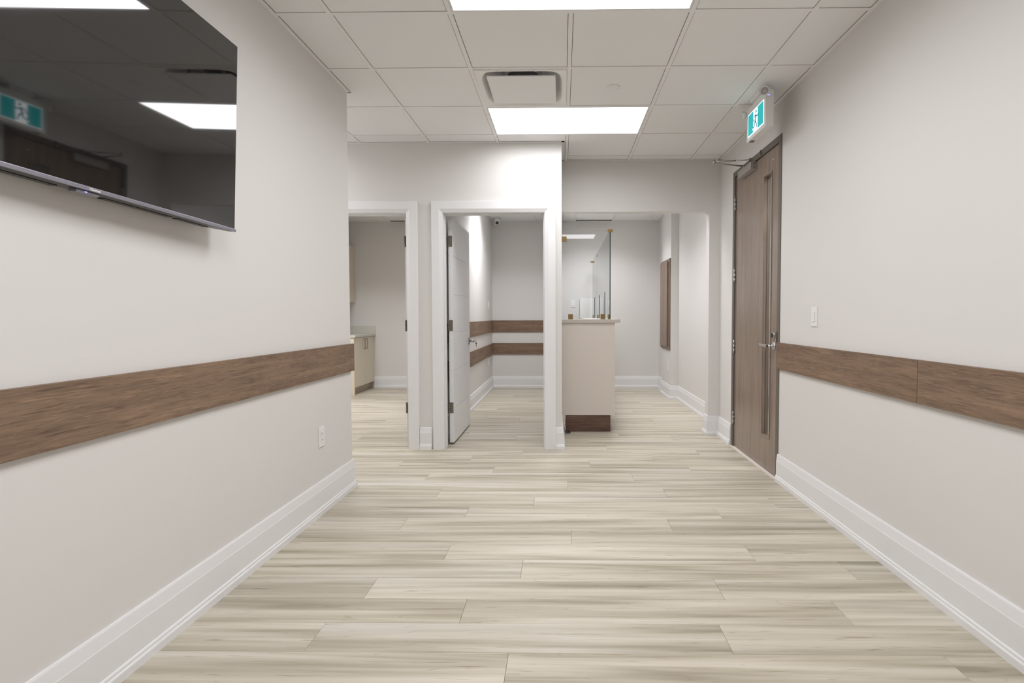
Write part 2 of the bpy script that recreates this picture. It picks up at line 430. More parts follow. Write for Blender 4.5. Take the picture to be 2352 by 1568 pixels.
boxes('ceiling', [(XR+.12, 3.0, 2.6, 5.6, 2.72, 2.75)], 'tile', **S)

def panel_light(x0, x1, y0, y1, z, m, watts, label, group=None):
    t = thing('ceiling_light', ((x0+x1)/2, (y0+y1)/2, z), label, 'ceiling light', group)
    fw = .010; i = .013
    X0, X1, Y0, Y1 = x0+i, x1-i, y0+i, y1-i
    b = MB(); b.box(X0, X1, Y0, Y0+fw, z, z+.02).box(X0, X1, Y1-fw, Y1, z, z+.02).box(X0, X0+fw, Y0+fw, Y1-fw, z, z+.02).box(X1-fw, X1, Y0+fw, Y1-fw, z, z+.02)
    b.done('frame', 'lamp_frame', t, (X0, Y0, z))
    boxes('diffuser', [(X0+fw, X1-fw, Y0+fw, Y1-fw, z+.003, z+.006)], m, t, origin=(x0, y0, z))
    boxes('housing', [(X0, X1, Y0, Y1, z+.021, z+.06)], 'lamp_frame', t, origin=(x0, y0, z))
    ld = D.lights.new('lamp', 'AREA'); ld.shape = 'RECTANGLE'; ld.size = x1-x0-.05; ld.size_y = y1-y0-.05
    ld.energy = watts*(x1-x0)*(y1-y0); ld.spread = math.radians(SPREAD if m == 'diffuser_lit' else SPREAD_BACK); ld.color = (.96, .965, 1.0)
    lo = D.objects.new('lamp', ld); COL.objects.link(lo); lo.parent = t; lo.location = (0, 0, .0015)
    return t
cell = lambda i, j: (GX+i*T, GX+(i+2)*T, GY+j*T, GY+(j+1)*T)
labs = {(1, 2): 'lit rectangular ceiling panel light just beyond the square air diffuser',
        (1, -1): 'lit rectangular ceiling panel light cut by the top edge of the picture',
        (1, -4): 'lit rectangular ceiling panel light above the camera, mirrored in the counter glass',
        (-4, 2): 'lit rectangular ceiling panel light in the side corridor behind the left wall'}
POWER = {(1, 2): .68, (1, -1): .92, (1, -4): 1.5, (-4, 2): .9}
for c in light_cells:
    x0, x1, y0, y1 = cell(*c)
    panel_light(x0, x1, y0, y1, HC, 'diffuser_lit', LIGHT * POWER[c], labs[c], 'lobby ceiling panel lights')
ry = LB-12*T
panel_light(bx, bx+T, ry+10*T, ry+11*T, HB, 'diffuser_back', LIGHT_RECEPTION, 'square ceiling panel light over the far half of the reception counter')
panel_light(bx, bx+T, ry+7*T, ry+8*T, HB, 'diffuser_back', LIGHT_RECEPTION, 'square ceiling panel light over the near end of the reception counter')
panel_light(-1.03, -1.03+T, ry+9*T, ry+10*T, HB, 'diffuser_back', LIGHT_EXAM, 'square ceiling panel light in the room behind the white door')
panel_light(-3.42, -3.42+2*T, ry+8*T, ry+9*T, HB, 'fill_kitchen_glow', FILL_KITCHEN, 'added ceiling fill panel, out of view, in the cabinet room at left')  # added unseen to brighten the cabinet room, whose own light is off
panel_light(1.9, 2.9, 3.4, 4.0, 2.697, 'diffuser_hall', LIGHT_HALL, 'ceiling panel light in the hallway outside the brown door')

# ------------------------------------------------------------------ baseboards
PROF = [(0, .196), (.0065, .196), (.009, .190), (.0145, .150), (.016, .146), (.016, .047), (.019, .0455), (.0215, .041),
        (.0215, .033), (.024, .0315), (.0262, .027), (.0262, .0), (0, .0)]
def sweep(path, prof):
    """room on the left of the path direction; mitred corners"""
    n = len(path); rings = []
    dirs = [(Vector(path[i+1])-Vector(path[i])).normalized() for i in range(n-1)]
    nor = [Vector((-d.y, d.x)) for d in dirs]
    for i in range(n):
        if i == 0: m = nor[0]
        elif i == n-1: m = nor[-1]
        else:
            m = nor[i-1]+nor[i]; m = m/(m.dot(nor[i]))
        p = Vector(path[i])
        rings.append([(p.x+m.x*o, p.y+m.y*o, z) for o, z in prof])
    return rings
def baseboard(side, path):
    b = MB(); b.loops(sweep(path, PROF), caps=True)
    return b.done('baseboard_'+side, 'trim_paint', kind='structure')
baseboard('left', [(XW, YL), (XL, YL), (XL, -1.5)])
baseboard('back', [(XL+.03, -1.5), (XR-.03, -1.5)])
baseboard('right', [(XR, -1.5), (XR, DY0)])
baseboard('right_far', [(XR, DY1), (XR, YH), (1.455, YH), (1.455, YH2), (1.655, YH2), (1.655, 7.64), (1.545, 7.64), (1.545, 8.30), (1.60, 8.30), (1.60, YB), (.6, YB)])
baseboard('desk_corner', [(0, 5.485), (0, YD), (-.052, YD)])
baseboard('between_doors', [(-1.166, YD), (-1.275, YD)])
baseboard('corridor', [(-2.4, YD), (XW, YD)])
baseboard('exam_room', [(-.12, YD2+.03), (-.12, YB), (-1.15, YB), (-1.15, YD2+.03)])
baseboard('kitchen', [(-1.27, YD2+.03), (-1.27, YB), (-3.13, YB)])

# ------------------------------------------------------------------ inner door frames
def casing(x0, x1, zt, y):
    """flat casing with a bevelled inner edge, mitred at the top"""
    pr = [(0, 0), (0, .009), (.004, .011), (.027, .020), (.031, .022), (.095, .022), (.098, .019), (.098, 0)]
    r = .005
    b = MB()
    pts = [lambda u: (x0-r-u, 0), lambda u: (x0-r-u, zt+r+u), lambda u: (x1+r+u, zt+r+u), lambda u: (x1+r+u, 0)]
    b.loops([[(f(u)[0], y-t_, f(u)[1]) for u, t_ in pr] for f in pts], caps=True)
    return b
def jamb(x0, x1, zt):
    b = MB()
    b.box(x0-K, x0, YD-.001, YD2+.001, 0, zt).box(x1, x1+K, YD-.001, YD2+.001, 0, zt).box(x0-K, x1+K, YD-.001, YD2+.001, zt, zt+K)
    ys = YD2-.050
    b.box(x0, x0+.010, YD+.035, ys, 0, zt).box(x1-.010, x1, YD+.035, ys, 0, zt).box(x0+.010, x1-.010, YD+.035, ys, zt-.010, zt)
    return b
def hinge_on(parent, x, y, z, face):
    """leaf of a hinge: plate, knuckle and screws; face +1 looks to the camera (-y), 0 looks sideways (-x)"""
    b = MB()
    if face: b.box(x-.016, x+.016, y-.003, y, z-.05, z+.05, bev=.0008)
    else: b.box(x-.003, x, y-.032, y, z-.05, z+.05, bev=.0008)
    kx, ky = (x-.022, y-.006) if face else (x-.006, y+.003)
    for k in range(5):
        b.tube([(kx, ky, z-.05+k*.02+.0006), (kx, ky, z-.05+(k+1)*.02-.0006)], .0065, 12)
    for dz, dx in ((-.03, .006), (-.012, -.005), (.012, .006), (.032, -.004)):
        if face: b.lathe((x+dx, y-.003, z+dz), (0, -1, 0), [(0, .0035), (.0012, .003), (.0013, .001)], 10)
        else: b.lathe((x-.003, y-.016+dx, z+dz), (-1, 0, 0), [(0, .0035), (.0012, .003), (.0013, .001)], 10)
    return b.done('hinge', 'nickel', parent, (x, y, z))
tr1 = thing('door_1', (J1R, YD, 0), kind='structure')
casing(J1L, J1R, JT, YD).done('casing', 'trim_paint', tr1, (J1R, YD, 0))
jamb(J1L, J1R, JT).done('jamb', 'trim_paint', tr1, (J1R, YD, 0))
tr2 = thing('door_2', (J2L, YD, 0), kind='structure')
casing(J2L, J2R, JT, YD).done('casing', 'trim_paint', tr2, (J2L, YD, 0))
jamb(J2L, J2R, JT).done('jamb', 'trim_paint', tr2, (J2L, YD, 0))
boxes('strike_plate', [(J2R-.002, J2R, YD2-.035, YD2-.008, .90, .97)], 'nickel', tr2, origin=(J2R, YD2, .9))
leaf1 = boxes('door_leaf', [(-1.434, -1.394, 4.925, 5.800, .022, 2.085)], 'trim_paint', tr1, bev=.001, origin=(-1.39, 4.925, 0))
for z in (.345, 1.105, 1.875): hinge_on(leaf1, -1.414, 4.925, z, 1)
# the open leaf: stands at a right angle to the wall, hinged on the left jamb
LX0, LX1, LY0, LY1, LZ0, LZ1 = -1.038, -.998, 4.925, 5.800, .022, 2.085
leaf = boxes('door_leaf', [(LX0+.0035, LX1-.0035, LY0, LY1, LZ0, LZ1)], 'trim_paint', tr2, origin=(LX0, LY0, 0))
zs = [LZ0, .336, .688, 1.040, 1.392, 1.744, LZ1]
for side, (xa, xb) in enumerate(((LX1-.0035, LX1), (LX0, LX0+.0035))):
    for a, c in zip(zs, zs[1:]):
        boxes('panel', [(xa, xb, LY0+.0, 5.628, a+(.0022 if a > LZ0 else 0), c-(.0022 if c < LZ1 else 0))], 'trim_paint', leaf, bev=.0008, origin=(xa, LY0, a))
    boxes('stile', [(xa, xb, 5.632, LY1, LZ0, LZ1)], 'trim_paint', leaf, bev=.0008, origin=(xa, 5.63, LZ0))
for z in (.345, 1.105, 1.875): hinge_on(leaf, -1.018, LY0, z, 1)
b = MB(); HZ = .925
b.box(LX1, LX1+.009, 5.72, 5.765, HZ-.038, HZ+.038, bev=.002)
b.tube([(LX1+.009, 5.742, HZ), (LX1+.052, 5.742, HZ)], .009)
b.box(LX1+.045, LX1+.062, 5.63, 5.752, HZ-.009, HZ+.009, bev=.003)
b.tube([(LX1+.052, 5.742, HZ), (LX1+.070, 5.742, HZ)], .008)
b.done('handle', 'steel', leaf, (LX1, 5.742, HZ))
# keys hanging from the handle
kt = thing('key', (LX1+.078, 5.742, HZ-.04), 'small metal key hanging from the lever of the open white door', 'key')
b = MB(); kx = LX1+.079
b.box(LX1+.070, kx+.006, 5.7412, 5.7428, HZ-.004, HZ+.004)
n = 18; ring = [(kx+.007*math.cos(2*math.pi*k/n), 5.742, HZ-.006+.009*math.sin(2*math.pi*k/n)) for k in range(n+1)]
b.tube(ring, .0012, 6)
b.done('ring', 'chrome', kt, (kx, 5.742, HZ))
b = MB(); b.lathe((kx, 5.741, HZ-.026), (0, 1, 0), [(0, .010), (.002, .010)], 16)
b.box(kx-.0035, kx+.0035, 5.741, 5.743, HZ-.062, HZ-.034, bev=.0005).box(kx+.0035, kx+.006, 5.741, 5.743, HZ-.058, HZ-.052).box(kx+.0035, kx+.0055, 5.741, 5.743, HZ-.048, HZ-.043)
b.done('blade', 'nickel', kt, (kx, 5.742, HZ-.03))

# ------------------------------------------------------------------ entry door
d3 = thing('door_3', (XR, 4.39, 0), kind='structure')
b = MB(); fx = XR-.006; ft = .046
b.box(fx, XR+.125, DY0, DY0+ft, 0, DZ).box(fx, XR+.125, DY1-ft, DY1, 0, DZ).box(fx, XR+.125, DY0+ft, DY1-ft, DZ-ft, DZ)
b.box(XR+.062, XR+.078, DY0+ft, DY0+ft+.016, 0, DZ-ft).box(XR+.062, XR+.078, DY1-ft-.016, DY1-ft, 0, DZ-ft).box(XR+.062, XR+.078, DY0+ft, DY1-ft, DZ-ft-.016, DZ-ft)
b.done('door_frame', 'frame_grey', d3, (XR, DY0, 0))
ly0, ly1, lz0, lz1 = DY0+ft+.003, DY1-ft-.003, .012, DZ-ft-.003
lx0, lx1 = XR+.008, XR+.053
hy0, hy1, hz0, hz1 = 4.044, 4.205, .262, 2.262
b = MB()
b.box(lx0, lx1, ly0, hy0, lz0, lz1).box(lx0, lx1, hy1, ly1, lz0, lz1).box(lx0, lx1, hy0, hy1, lz0, hz0).box(lx0, lx1, hy0, hy1, hz1, lz1)
el = b.done('door_leaf', 'door_wood', d3, (lx0, ly0, 0))
b = MB(); w_ = .004
for xa, xb in ((lx0-.005, lx0+.020), (lx1-.020, lx1+.005)):
    b.box(xa, xb, hy0-.004, hy0+w_, hz0-.004, hz1+.004).box(xa, xb, hy1-w_, hy1+.004, hz0-.004, hz1+.004)
    b.box(xa, xb, hy0+w_, hy1-w_, hz0-.004, hz0+w_).box(xa, xb, hy0+w_, hy1-w_, hz1-w_, hz1+.004)
b.done('glass_bead', 'door_wood', el, (lx0, hy0, hz0))
boxes('glass', [(lx0+.0205, lx0+.0245, hy0+.003, hy1-.003, hz0+.003, hz1-.003)], 'clear_glass', el, origin=(lx0, hy0, hz0))
for z in (2.19, 1.55, .91, .262):
    b = MB(); hy = ly1+.002
    for k in range(3): b.tube([(lx0-.009, hy, z-.058+k*.039), (lx0-.009, hy, z-.058+(k+1)*.039-.001)], .0075, 12)
    b.box(lx0-.0025, lx0, hy-.022, hy, z-.055, z+.055).box(fx-.002, fx, hy+.003, hy+.016, z-.055, z+.055)
    b.lathe((lx0-.009, hy, z+.059), (0, 0, 1), [(0, .0075), (.003, .006), (.005, .002)], 12)
    b.done('hinge', 'steel', el, (lx0, hy, z))
# lever with round rose, thumb turn above it
ly, lz = 3.972, .968
b = MB(); b.lathe((lx0, ly, lz), (-1, 0, 0), [(0, .031), (.007, .031), (.010, .027), (.0101, .012)], 28)
b.tube([(lx0-.009, ly, lz), (lx0-.052, ly, lz)], .010, 16)
b.box(lx0-.072, lx0-.050, ly-.014, ly+.122, lz-.013, lz+.013, bev=.004)
b.done('lever_handle', 'chrome', el, (lx0, ly, lz))
b = MB(); b.lathe((lx0, ly+.004, 1.045), (-1, 0, 0), [(0, .024), (.006, .024), (.012, .018), (.0121, .01)], 24)
b.box(lx0-.030, lx0-.012, ly+.000, ly+.008, 1.029, 1.061, bev=.002)
b.done('thumb_turn', 'steel', el, (lx0, ly, 1.045))
boxes('strike_plate', [(fx-.0015, fx+.001, DY0+ft-.018, DY0+ft+.0005, .985, 1.075)], 'soft_black', d3, origin=(fx, DY0+ft, 1.0))
b = MB(); b.lathe((lx0, 4.03, 2.345), (-1, 0, 0), [(0, .006), (.003, .006), (.004, .003)], 12); b.done('viewer_dot', 'white_plastic', el, (lx0, 4.03, 2.345))
boxes('threshold', [(XR-.022, XR+.06, DY0+.02, DY1-.02, .0, .007)], 'laminate', d3, bev=.002, origin=(XR, DY0, 0))
# closer on the leaf with a folded arm
cz0, cz1, cy0, cy1, cx = 2.366, 2.425, 4.365, 4.685, lx0-.052
b = MB(); b.box(cx, lx0, cy0, cy1, cz0, cz1, bev=.003)
b.done('door_closer', 'closer_grey', el, (lx0, cy0, cz0))
b = MB()
for z in (2.38, 2.41): b.lathe((lx0-.02, cy0, z), (0, -1, 0), [(0, .004), (.001, .004), (.0012, .001)], 10)
b.done('closer_screw', 'soft_black', el, (lx0, cy0, 2.39))
sp, elb, foot = (1.537, 4.60, 2.452), (1.273, 4.545, 2.474), (1.545, 4.47, 2.468)
b = MB(); b.tube([(sp[0], sp[1], 2.420), (sp[0], sp[1], 2.462)], .010, 14)
b.tube([sp, (1.40, 4.567, 2.456), (elb[0], elb[1], elb[2]-.013)], [.007, .006, .006], 10)
b.tube([(elb[0], elb[1], elb[2]-.020), (elb[0], elb[1], elb[2]+.012)], .010, 14)
b.tube([elb, (1.44, 4.50, 2.470)], .0055, 10)
b.tube([(1.43, 4.502, 2.470), foot], .004, 10)
b.tube([(foot[0], foot[1], foot[2]-.014), (foot[0], foot[1], foot[2]+.012)], .009, 12)
b.box(1.535, fx, foot[1]-.016, foot[1]+.03, 2.455, 2.462)
b.done('closer_arm', 'steel', el, sp)
boxes('holder_clip', [(fx-.012, fx, 4.235, 4.240, 2.435, 2.475), (fx-.012, fx-.008, 4.222, 4.240, 2.435, 2.441)], 'steel', d3, origin=(fx, 4.24, 2.44))

# ------------------------------------------------------------------ wall rails (brown laminate boards)
def rail(label, parts, m, origin, group):
    t = thing('wall_rail', origin, label, 'wall rail', group)
    for q in parts: boxes('board', [q], m, t, bev=.0012, origin=(q[0], q[2], q[4]))
    return t
G = 'brown wood grain wall rails'
rail('long brown wood grain rail along the left wall under the television', [(XL, XL+.018, 1.30, YL+.022, .813, 1.002), (XL, XL+.018, -1.1, 1.298, .813, 1.002)], 'rail_wood', (XL, YL, .81), G)
rail('brown wood grain rail on the right wall starting at the dark entry door', [(XR-.018, XR, 2.340, 3.862, .809, .998), (XR-.018, XR, -.1, 2.337, .809, .998)], 'rail_wood', (XR, 3.86, .81), G)
for z0, z1, w_ in ((.925, 1.118, 'upper'), (.556, .742, 'lower')):
    rail('%s short brown rail on the side wall behind the open white door' % w_, [(-1.15, -1.135, 5.2, YB-.016, z0, z1)], 'rail_wood', (-1.15, 7, z0), G)
    rail('%s short brown rail across the end wall of the room behind the white door' % w_, [(-1.15, -.121, YB-.016, YB, z0, z1)], 'rail_wood_x', (-.6, YB, z0), G)

# ------------------------------------------------------------------ switches and outlets
def plate(kind, label, pos, axis, sgn, group=None):
    """axis 'x': plate lies on a wall facing +-x; 'y': faces -y"""
    t = thing('light_switch' if kind == 'switch' else 'power_outlet', pos, label, 'switch' if kind == 'switch' else 'outlet', group)
    x, y, z = pos
    def B(u0, u1, z0, z1, d0, d1, name, m, bev=0):
        if axis == 'x': q = (x+sgn*d0, x+sgn*d1, y+u0, y+u1, z+z0, z+z1)
        else: q = (x+u0, x+u1, y-d1, y-d0, z+z0, z+z1)
        return boxes(name, [q], m, t, bev=bev, origin=pos)
    B(-.037, .037, -.060, .060, 0, .006, 'cover_plate', 'white_plastic', .002)
    if kind == 'switch':
        B(-.0175, .0175, -.034, .034, .006, .0075, 'surround', 'white_plastic', .0005)
        B(-.0145, .0145, -.030, .030, .0075, .0115, 'rocker', 'white_plastic', .0018)
    else:
        for s in (-1, 1):
            B(-.0165, .0165, s*.019-.0155, s*.019+.0155, .006, .008, 'socket', 'white_plastic', .0015)
            B(-.0075, -.0050, s*.019-.004, s*.019+.007, .0076, .0084, 'slot', 'soft_black')
            B(.0050, .0075, s*.019-.003, s*.019+.006, .0076, .0084, 'slot', 'soft_black')
    return t
plate('switch', 'white rocker switch on the right wall above the brown rail', (XR, 3.327, 1.184), 'x', -1)
plate('outlet', 'white power outlet low on the left wall under the brown rail', (XL, 3.218, .461), 'x', 1)
plate('switch', 'white rocker switch on the far wall seen through the counter glass', (.186, YB, 1.392), 'y', -1)
plate('switch', 'white wall control on the side wall above the short brown rails', (-1.15, 8.42, 1.365), 'x', 1)
plate('outlet', 'white outlet on the side wall below the short brown rails', (-1.15, 8.42, .475), 'x', 1)
plate('outlet', 'white outlet on the wall pier under the raised wood panel', (1.545, 7.775, .463), 'x', -1)

# ------------------------------------------------------------------ television
TVC = (-1.368, 1.585, 1.94)
tv = thing('television', TVC, 'large black flat television mounted high on the left wall', 'television')
tx = -1.368; ty0, ty1, tz0, tz1 = .925, 2.243, 1.557, 2.324
boxes('screen', [(tx-.002, tx, ty0+.004, ty1-.003, tz0+.014, tz1-.004)], 'screen', tv, origin=(tx, 1.567, tz0))
boxes('frame', [(tx-.016, tx-.002, ty0, ty1, tz0+.004, tz1)], 'soft_black', tv, bev=.002, origin=(tx, 1.567, tz0))
boxes('bottom_bezel', [(tx-.004, tx+.0035, ty0, ty1+.002, tz0, tz0+.0125)], 'bezel', tv, bev=.0015, origin=(tx, 1.567, tz0))
b = MB()
def rr(y0, y1, z0, z1, x): return [(x, y0, z0), (x, y1, z0), (x, y1, z1), (x, y0, z1)]
b.loops([rr(ty0+.01, ty1-.01, tz0+.002, tz1-.01, tx-.016), rr(ty0+.03, ty1-.03, tz0+.001, tz1-.05, tx-.028),
         rr(ty0+.09, ty1-.09, tz0+.002, tz1-.2, tx-.056), rr(ty0+.16, ty1-.16, tz0+.006, tz1-.25, tx-.066)], caps=True)
b.done('back_shell', 'tv_shell', tv, (tx, 1.567, tz0))
b = MB()
b.box(tx-.018, tx-.002, ty0+.012, ty1-.012, tz0-.0005, tz0+.004)
for yc, hw in ((1.13, .11), (1.39, .12), (1.80, .14), (2.05, .08)): b.box(tx-.058, tx-.036, yc-hw, yc+hw, tz0-.0012, tz0+.0030)
b.done('speaker_slots', 'soft_black', tv, (tx, 1.567, tz0))
b = MB(); b.box(tx-.030, tx-.004, 1.535, 1.61, tz0-.010, tz0+.000, bev=.003); b.done('sensor_module', 'bezel', tv, (tx, 1.567, tz0))
boxes('indicator_lamp', [(tx-.006, tx-.0035, 1.560, 1.568, tz0-.006, tz0-.003)], 'blue_led', tv, origin=(tx, 1.564, tz0))
boxes('wall_bracket', [(XL+.022, tx-.062, 1.27, 1.90, 1.85, 2.10)], 'soft_black', tv, origin=(XL, 1.567, 1.9))
tcv = D.curves.new('tmp', 'FONT'); tcv.body = 'Hisense'; tcv.size = .0115; tcv.extrude = .0003; tcv.align_x = 'CENTER'; tcv.offset = .0002
to = D.objects.new('tmp', tcv); COL.objects.link(to)
bpy.context.view_layer.update()
me = D.meshes.new_from_object(to.evaluated_get(bpy.context.evaluated_depsgraph_get()))
D.objects.remove(to); me.materials.clear(); me.materials.append(MATS['sign_white'] if False else MATS['white_plastic'])
lg = D.objects.new('lettering', me); COL.objects.link(lg); lg.parent = tv
# seen from +x the text runs towards -y .. the reader looks towards -x, so right is +y
lg.matrix_local = Matrix.Translation((.0042, .0, tz0-TVC[2]+.0022)) @ Matrix(((0, 0, 1, 0), (1, 0, 0, 0), (0, 1, 0, 0), (0, 0, 0, 1)))

tv.rotation_euler = (-.022, .0253, -.0244)     # hangs slightly turned, tipped forward and a touch out of level

# ------------------------------------------------------------------ air diffuser
cxd, cyd = GX+1.5*T, GY+1.5*T
ad = thing('air_diffuser', (cxd, cyd, HC), 'white square ceiling air diffuser with a flat centre panel', 'air vent')
def sq(h, p, z, n=56):
    r = []
    for k in range(n):
        a = 2*math.pi*k/n; c, s = math.cos(a), math.sin(a)
        d = (abs(c)**p+abs(s)**p)**(-1/p); r.append((cxd+h*c*d, cyd+h*s*d, z))
    return r
b = MB(); b.loops([sq(.292, 900, HC+.003), sq(.292, 900, HC-.004), sq(.284, 400, HC-.006), sq(.278, 30, HC-.002), sq(.262, 7, HC+.001), sq(.256, 5.5, HC+.008), sq(.245, 4.5, HC+.035), sq(.215, 4, HC+.07), sq(.105, 2, HC+.085)], smooth=False)
for f in b.bm.faces: f.smooth = True
b.done('frame', 'grid_metal', ad, (cxd, cyd, HC), fix=False)
b = MB(); b.lathe((cxd, cyd, HC+.085), (0, 0, 1), [(0, .105), (.09, .105), (.0901, .01)], 28); b.done('duct_neck', 'black', ad, (cxd, cyd, HC+.085))
boxes('centre_panel', [(cxd-.219, cxd+.219, cyd-.216, cyd+.219, HC-.010, HC-.003)], 'tile', ad, bev=.0015, origin=(cxd, cyd, HC))
for sx in (-.12, .12):
    for sy in (-.15, .15): boxes('hanger', [(cxd+sx-.010, cxd+sx+.010, cyd+sy-.0015, cyd+sy+.0015, HC-.003, HC+.075)], 'steel', ad, origin=(cxd+sx, cyd+sy, HC))
t = MB(); t.lathe((.347, 3.652, HC+.003), (0, 0, -1), [(0, .047), (.003, .047), (.004, .045), (.0041, .03)], 36)
t.done('sprinkler_cover', 'white_plastic', None, (.347, 3.652, HC), label='small round white sprinkler cover plate on a ceiling tile right of the air diffuser', category='sprinkler')

# dark return slots in the back rooms
for x0, x1, lb in ((bx+.015, bx+T-.015, 'dark ceiling air slot above the reception far wall'), (-3.42+T+.015, -3.42+2*T-.015, 'dark ceiling air slot at the end of the cabinet room')):
    t = thing('air_slot', ((x0+x1)/2, YB-.05, HB), lb, 'air vent', 'dark air slots')
    boxes('recess', [(x0, x1, LB+.02, YB-.0225, HB+.03, HB+.04)], 'black', t, origin=(x0, YB-.06, HB))
    boxes('edge', [(x0, x1, LB+.0125, LB+.018, HB+.003, HB+.03)], 'soft_black', t, origin=(x0, YB-.07, HB))

# ------------------------------------------------------------------ exit sign
es = thing('exit_sign', (1.37, 3.78, HC), 'white box exit sign with teal running man panel hanging above the brown door', 'exit sign')
sx0, sx1, sy0, sy1, sz0, sz1 = 1.345, 1.398, 3.603, 3.966, 2.442, 2.676
boxes('housing', [(sx0, sx1, sy0, sy1, sz0, sz1)], 'white_plastic', es, bev=.003, origin=(sx0, sy0, sz0))
boxes('ceiling_canopy', [(1.335, 1.408, 3.70, 3.87, 2.690, HC+.0025), (1.350, 1.392, 3.71, 3.86, sz1-.002, 2.690)], 'white_plastic', es, bev=.003, origin=(1.37, 3.78, HC))
py0, py1, pz0, pz1 = 3.640, 3.930, 2.474, 2.622
b = MB(); f_ = .004
b.box(sx0-.0025, sx0, py0-f_, py1+f_, pz0-f_, pz0).box(sx0-.0025, sx0, py0-f_, py1+f_, pz1, pz1+f_).box(sx0-.0025, sx0, py0-f_, py0, pz0, pz1).box(sx0-.0025, sx0, py1, py1+f_, pz0, pz1)
b.done('panel_border', 'sign_white', es, (sx0, py0, pz0))
boxes('sign_panel', [(sx0-.002, sx0, py0, py1, pz0, pz1)], 'teal', es, origin=(sx0, py0, pz0))
U = lambda u: py1-u*(py1-py0)
V = lambda v: pz0+v*(pz1-pz0)
def flat(name, polys, x, m):
    b = MB()
    for poly in polys:
        vs = [b.bm.verts.new((x, U(u), V(v))) for u, v in poly]; f = b.bm.faces.new(vs)
        r = bmesh.ops.extrude_face_region(b.bm, geom=[f]); bmesh.ops.translate(b.bm, verts=[q for q in r['geom'] if isinstance(q, bmesh.types.BMVert)], vec=(-.0006, 0, 0))
    return b.done(name, m, es, (x, (py0+py1)/2, pz0))
flat('doorway_mark', [[(.36, .0), (.36, .12), (.31, .12), (.31, .22), (.36, .22), (.36, .97), (.64, .97), (.64, .62), (.64, .0)]], sx0-.0021, 'sign_white')
A = (py1-py0)/(pz1-pz0)
def stroke(p, q, w_):
    (a, b_), (c, d) = p, q; dx, dy = (c-a)*A, d-b_; l = math.hypot(dx, dy); nx, ny = -dy/l*w_/2, dx/l*w_/2
    return [(a+nx/A, b_+ny), (c+nx/A, d+ny), (c-nx/A, d-ny), (a-nx/A, b_-ny)]
disc = lambda u, v, r: [(u+r/A*math.cos(2*math.pi*k/16), v+r*math.sin(2*math.pi*k/16)) for k in range(16)]
man = [disc(.545, .84, .075), stroke((.52, .72), (.475, .42), .125), stroke((.52, .70), (.60, .60), .06), stroke((.60, .60), (.69, .64), .055),
       stroke((.50, .71), (.41, .66), .055), stroke((.41, .66), (.37, .50), .05), stroke((.475, .46), (.46, .26), .08), stroke((.46, .27), (.33, .17), .065),
       stroke((.48, .46), (.56, .30), .08), stroke((.56, .31), (.60, .07), .065)]
flat('running_man', man, sx0-.0029, 'sign_man')
def spot(c, ax):
    c = Vector(c); ax = Vector(ax).normalized()
    b = MB(); b.lathe(c-ax*.026, ax, [(0, .010), (.008, .023), (.024, .0285), (.036, .0285), (.0361, .0245), (.030, .023), (.029, .002)], 24)
    h = b.done('lamp_head', 'white_plastic', es, c)
    b = MB(); b.lathe(c+ax*.004, ax, [(0, .0225), (.001, .0225), (.003, .010), (.006, .008), (.0062, .002)], 20)
    b.done('lens', 'lens_grey', h, c)
spot((1.331, 3.585, 2.660), (-.55, -.8, -.05)); spot((1.322, 3.985, 2.650), (-.9, .35, -.35))
b = MB(); b.tube([(1.352, 3.603, 2.662), (1.368, 3.598, 2.668), (1.372, 3.612, 2.66)], .011, 12); b.done('swivel', 'white_plastic', es, (1.36, 3.6, 2.66)); b = MB(); b.tube([(1.347, 3.97, 2.655), (1.36, 3.95, 2.66)], .010, 12); b.done('swivel', 'white_plastic', es, (1.37, 3.6, 2.66))
boxes('indicator_lamp', [(1.356, 1.370, sy0-.0015, sy0+.001, 2.640, 2.645)], 'blue_led', es, origin=(1.36, sy0, 2.64))
boxes('test_window', [(1.355, 1.385, 3.90, 3.945, sz0-.0012, sz0+.001)], 'nickel', es, origin=(1.37, 3.92, sz0))

# ------------------------------------------------------------------ reception counter
rc = thing('reception_counter', (.3, 5.6, 0), 'beige reception counter with pale top and dark brown wood toe kick', 'counter')
boxes('front_panel', [(.001, .542, 5.490, 5.512, .172, 1.120)], 'laminate', rc, bev=.001, origin=(.02, 5.49, .17))
boxes('side_panel', [(.520, .542, 5.512, 8.62, .172, 1.120), (.29, .542, 8.62, 8.64, .0, 1.12)], 'laminate', rc, origin=(.54, 5.51, .17))
boxes('inner_panel', [(.290, .308, 5.80, 8.62, .76, 1.120), (.001, .29, 5.80, 5.815, .76, 1.12)], 'laminate', rc, origin=(.3, 5.8, .7))
boxes('toe_kick', [(.030, .499, 5.493, 5.512, .001, .171), (.480, .499, 5.512, 8.62, .001, .171)], 'toe_wood', rc, origin=(.03, 5.49, 0))
b = MB(); b.box(.001, .598, 5.470, 5.815, 1.120, 1.157, bev=.0015); b.box(.270, .598, 5.815, 8.66, 1.120, 1.157, bev=.0015)
b.done('countertop', 'counter', rc, (.3, 5.47, 1.12))
gs = thing('glass_screen', (.3, 5.53, 1.157), 'clear glass counter screen with bronze clamps around the reception counter', 'glass screen')
gz0, gz1 = 1.160, 2.062
def pane(b_boxes, edge_axis):
    b = MB()
    for q in b_boxes: b.box(*q)
    for f in b.bm.faces:
        n = f.normal if f.normal.length else f.calc_center_median()
    b.bm.normal_update()
    for f in b.bm.faces:
        if abs(f.normal[edge_axis]) < .5: f.material_index = 1
    return b
pane([(.004, .486, 5.522, 5.532, gz0, gz1)], 1).done('pane', ['glass', 'glass_edge'], gs, (.24, 5.527, gz0))
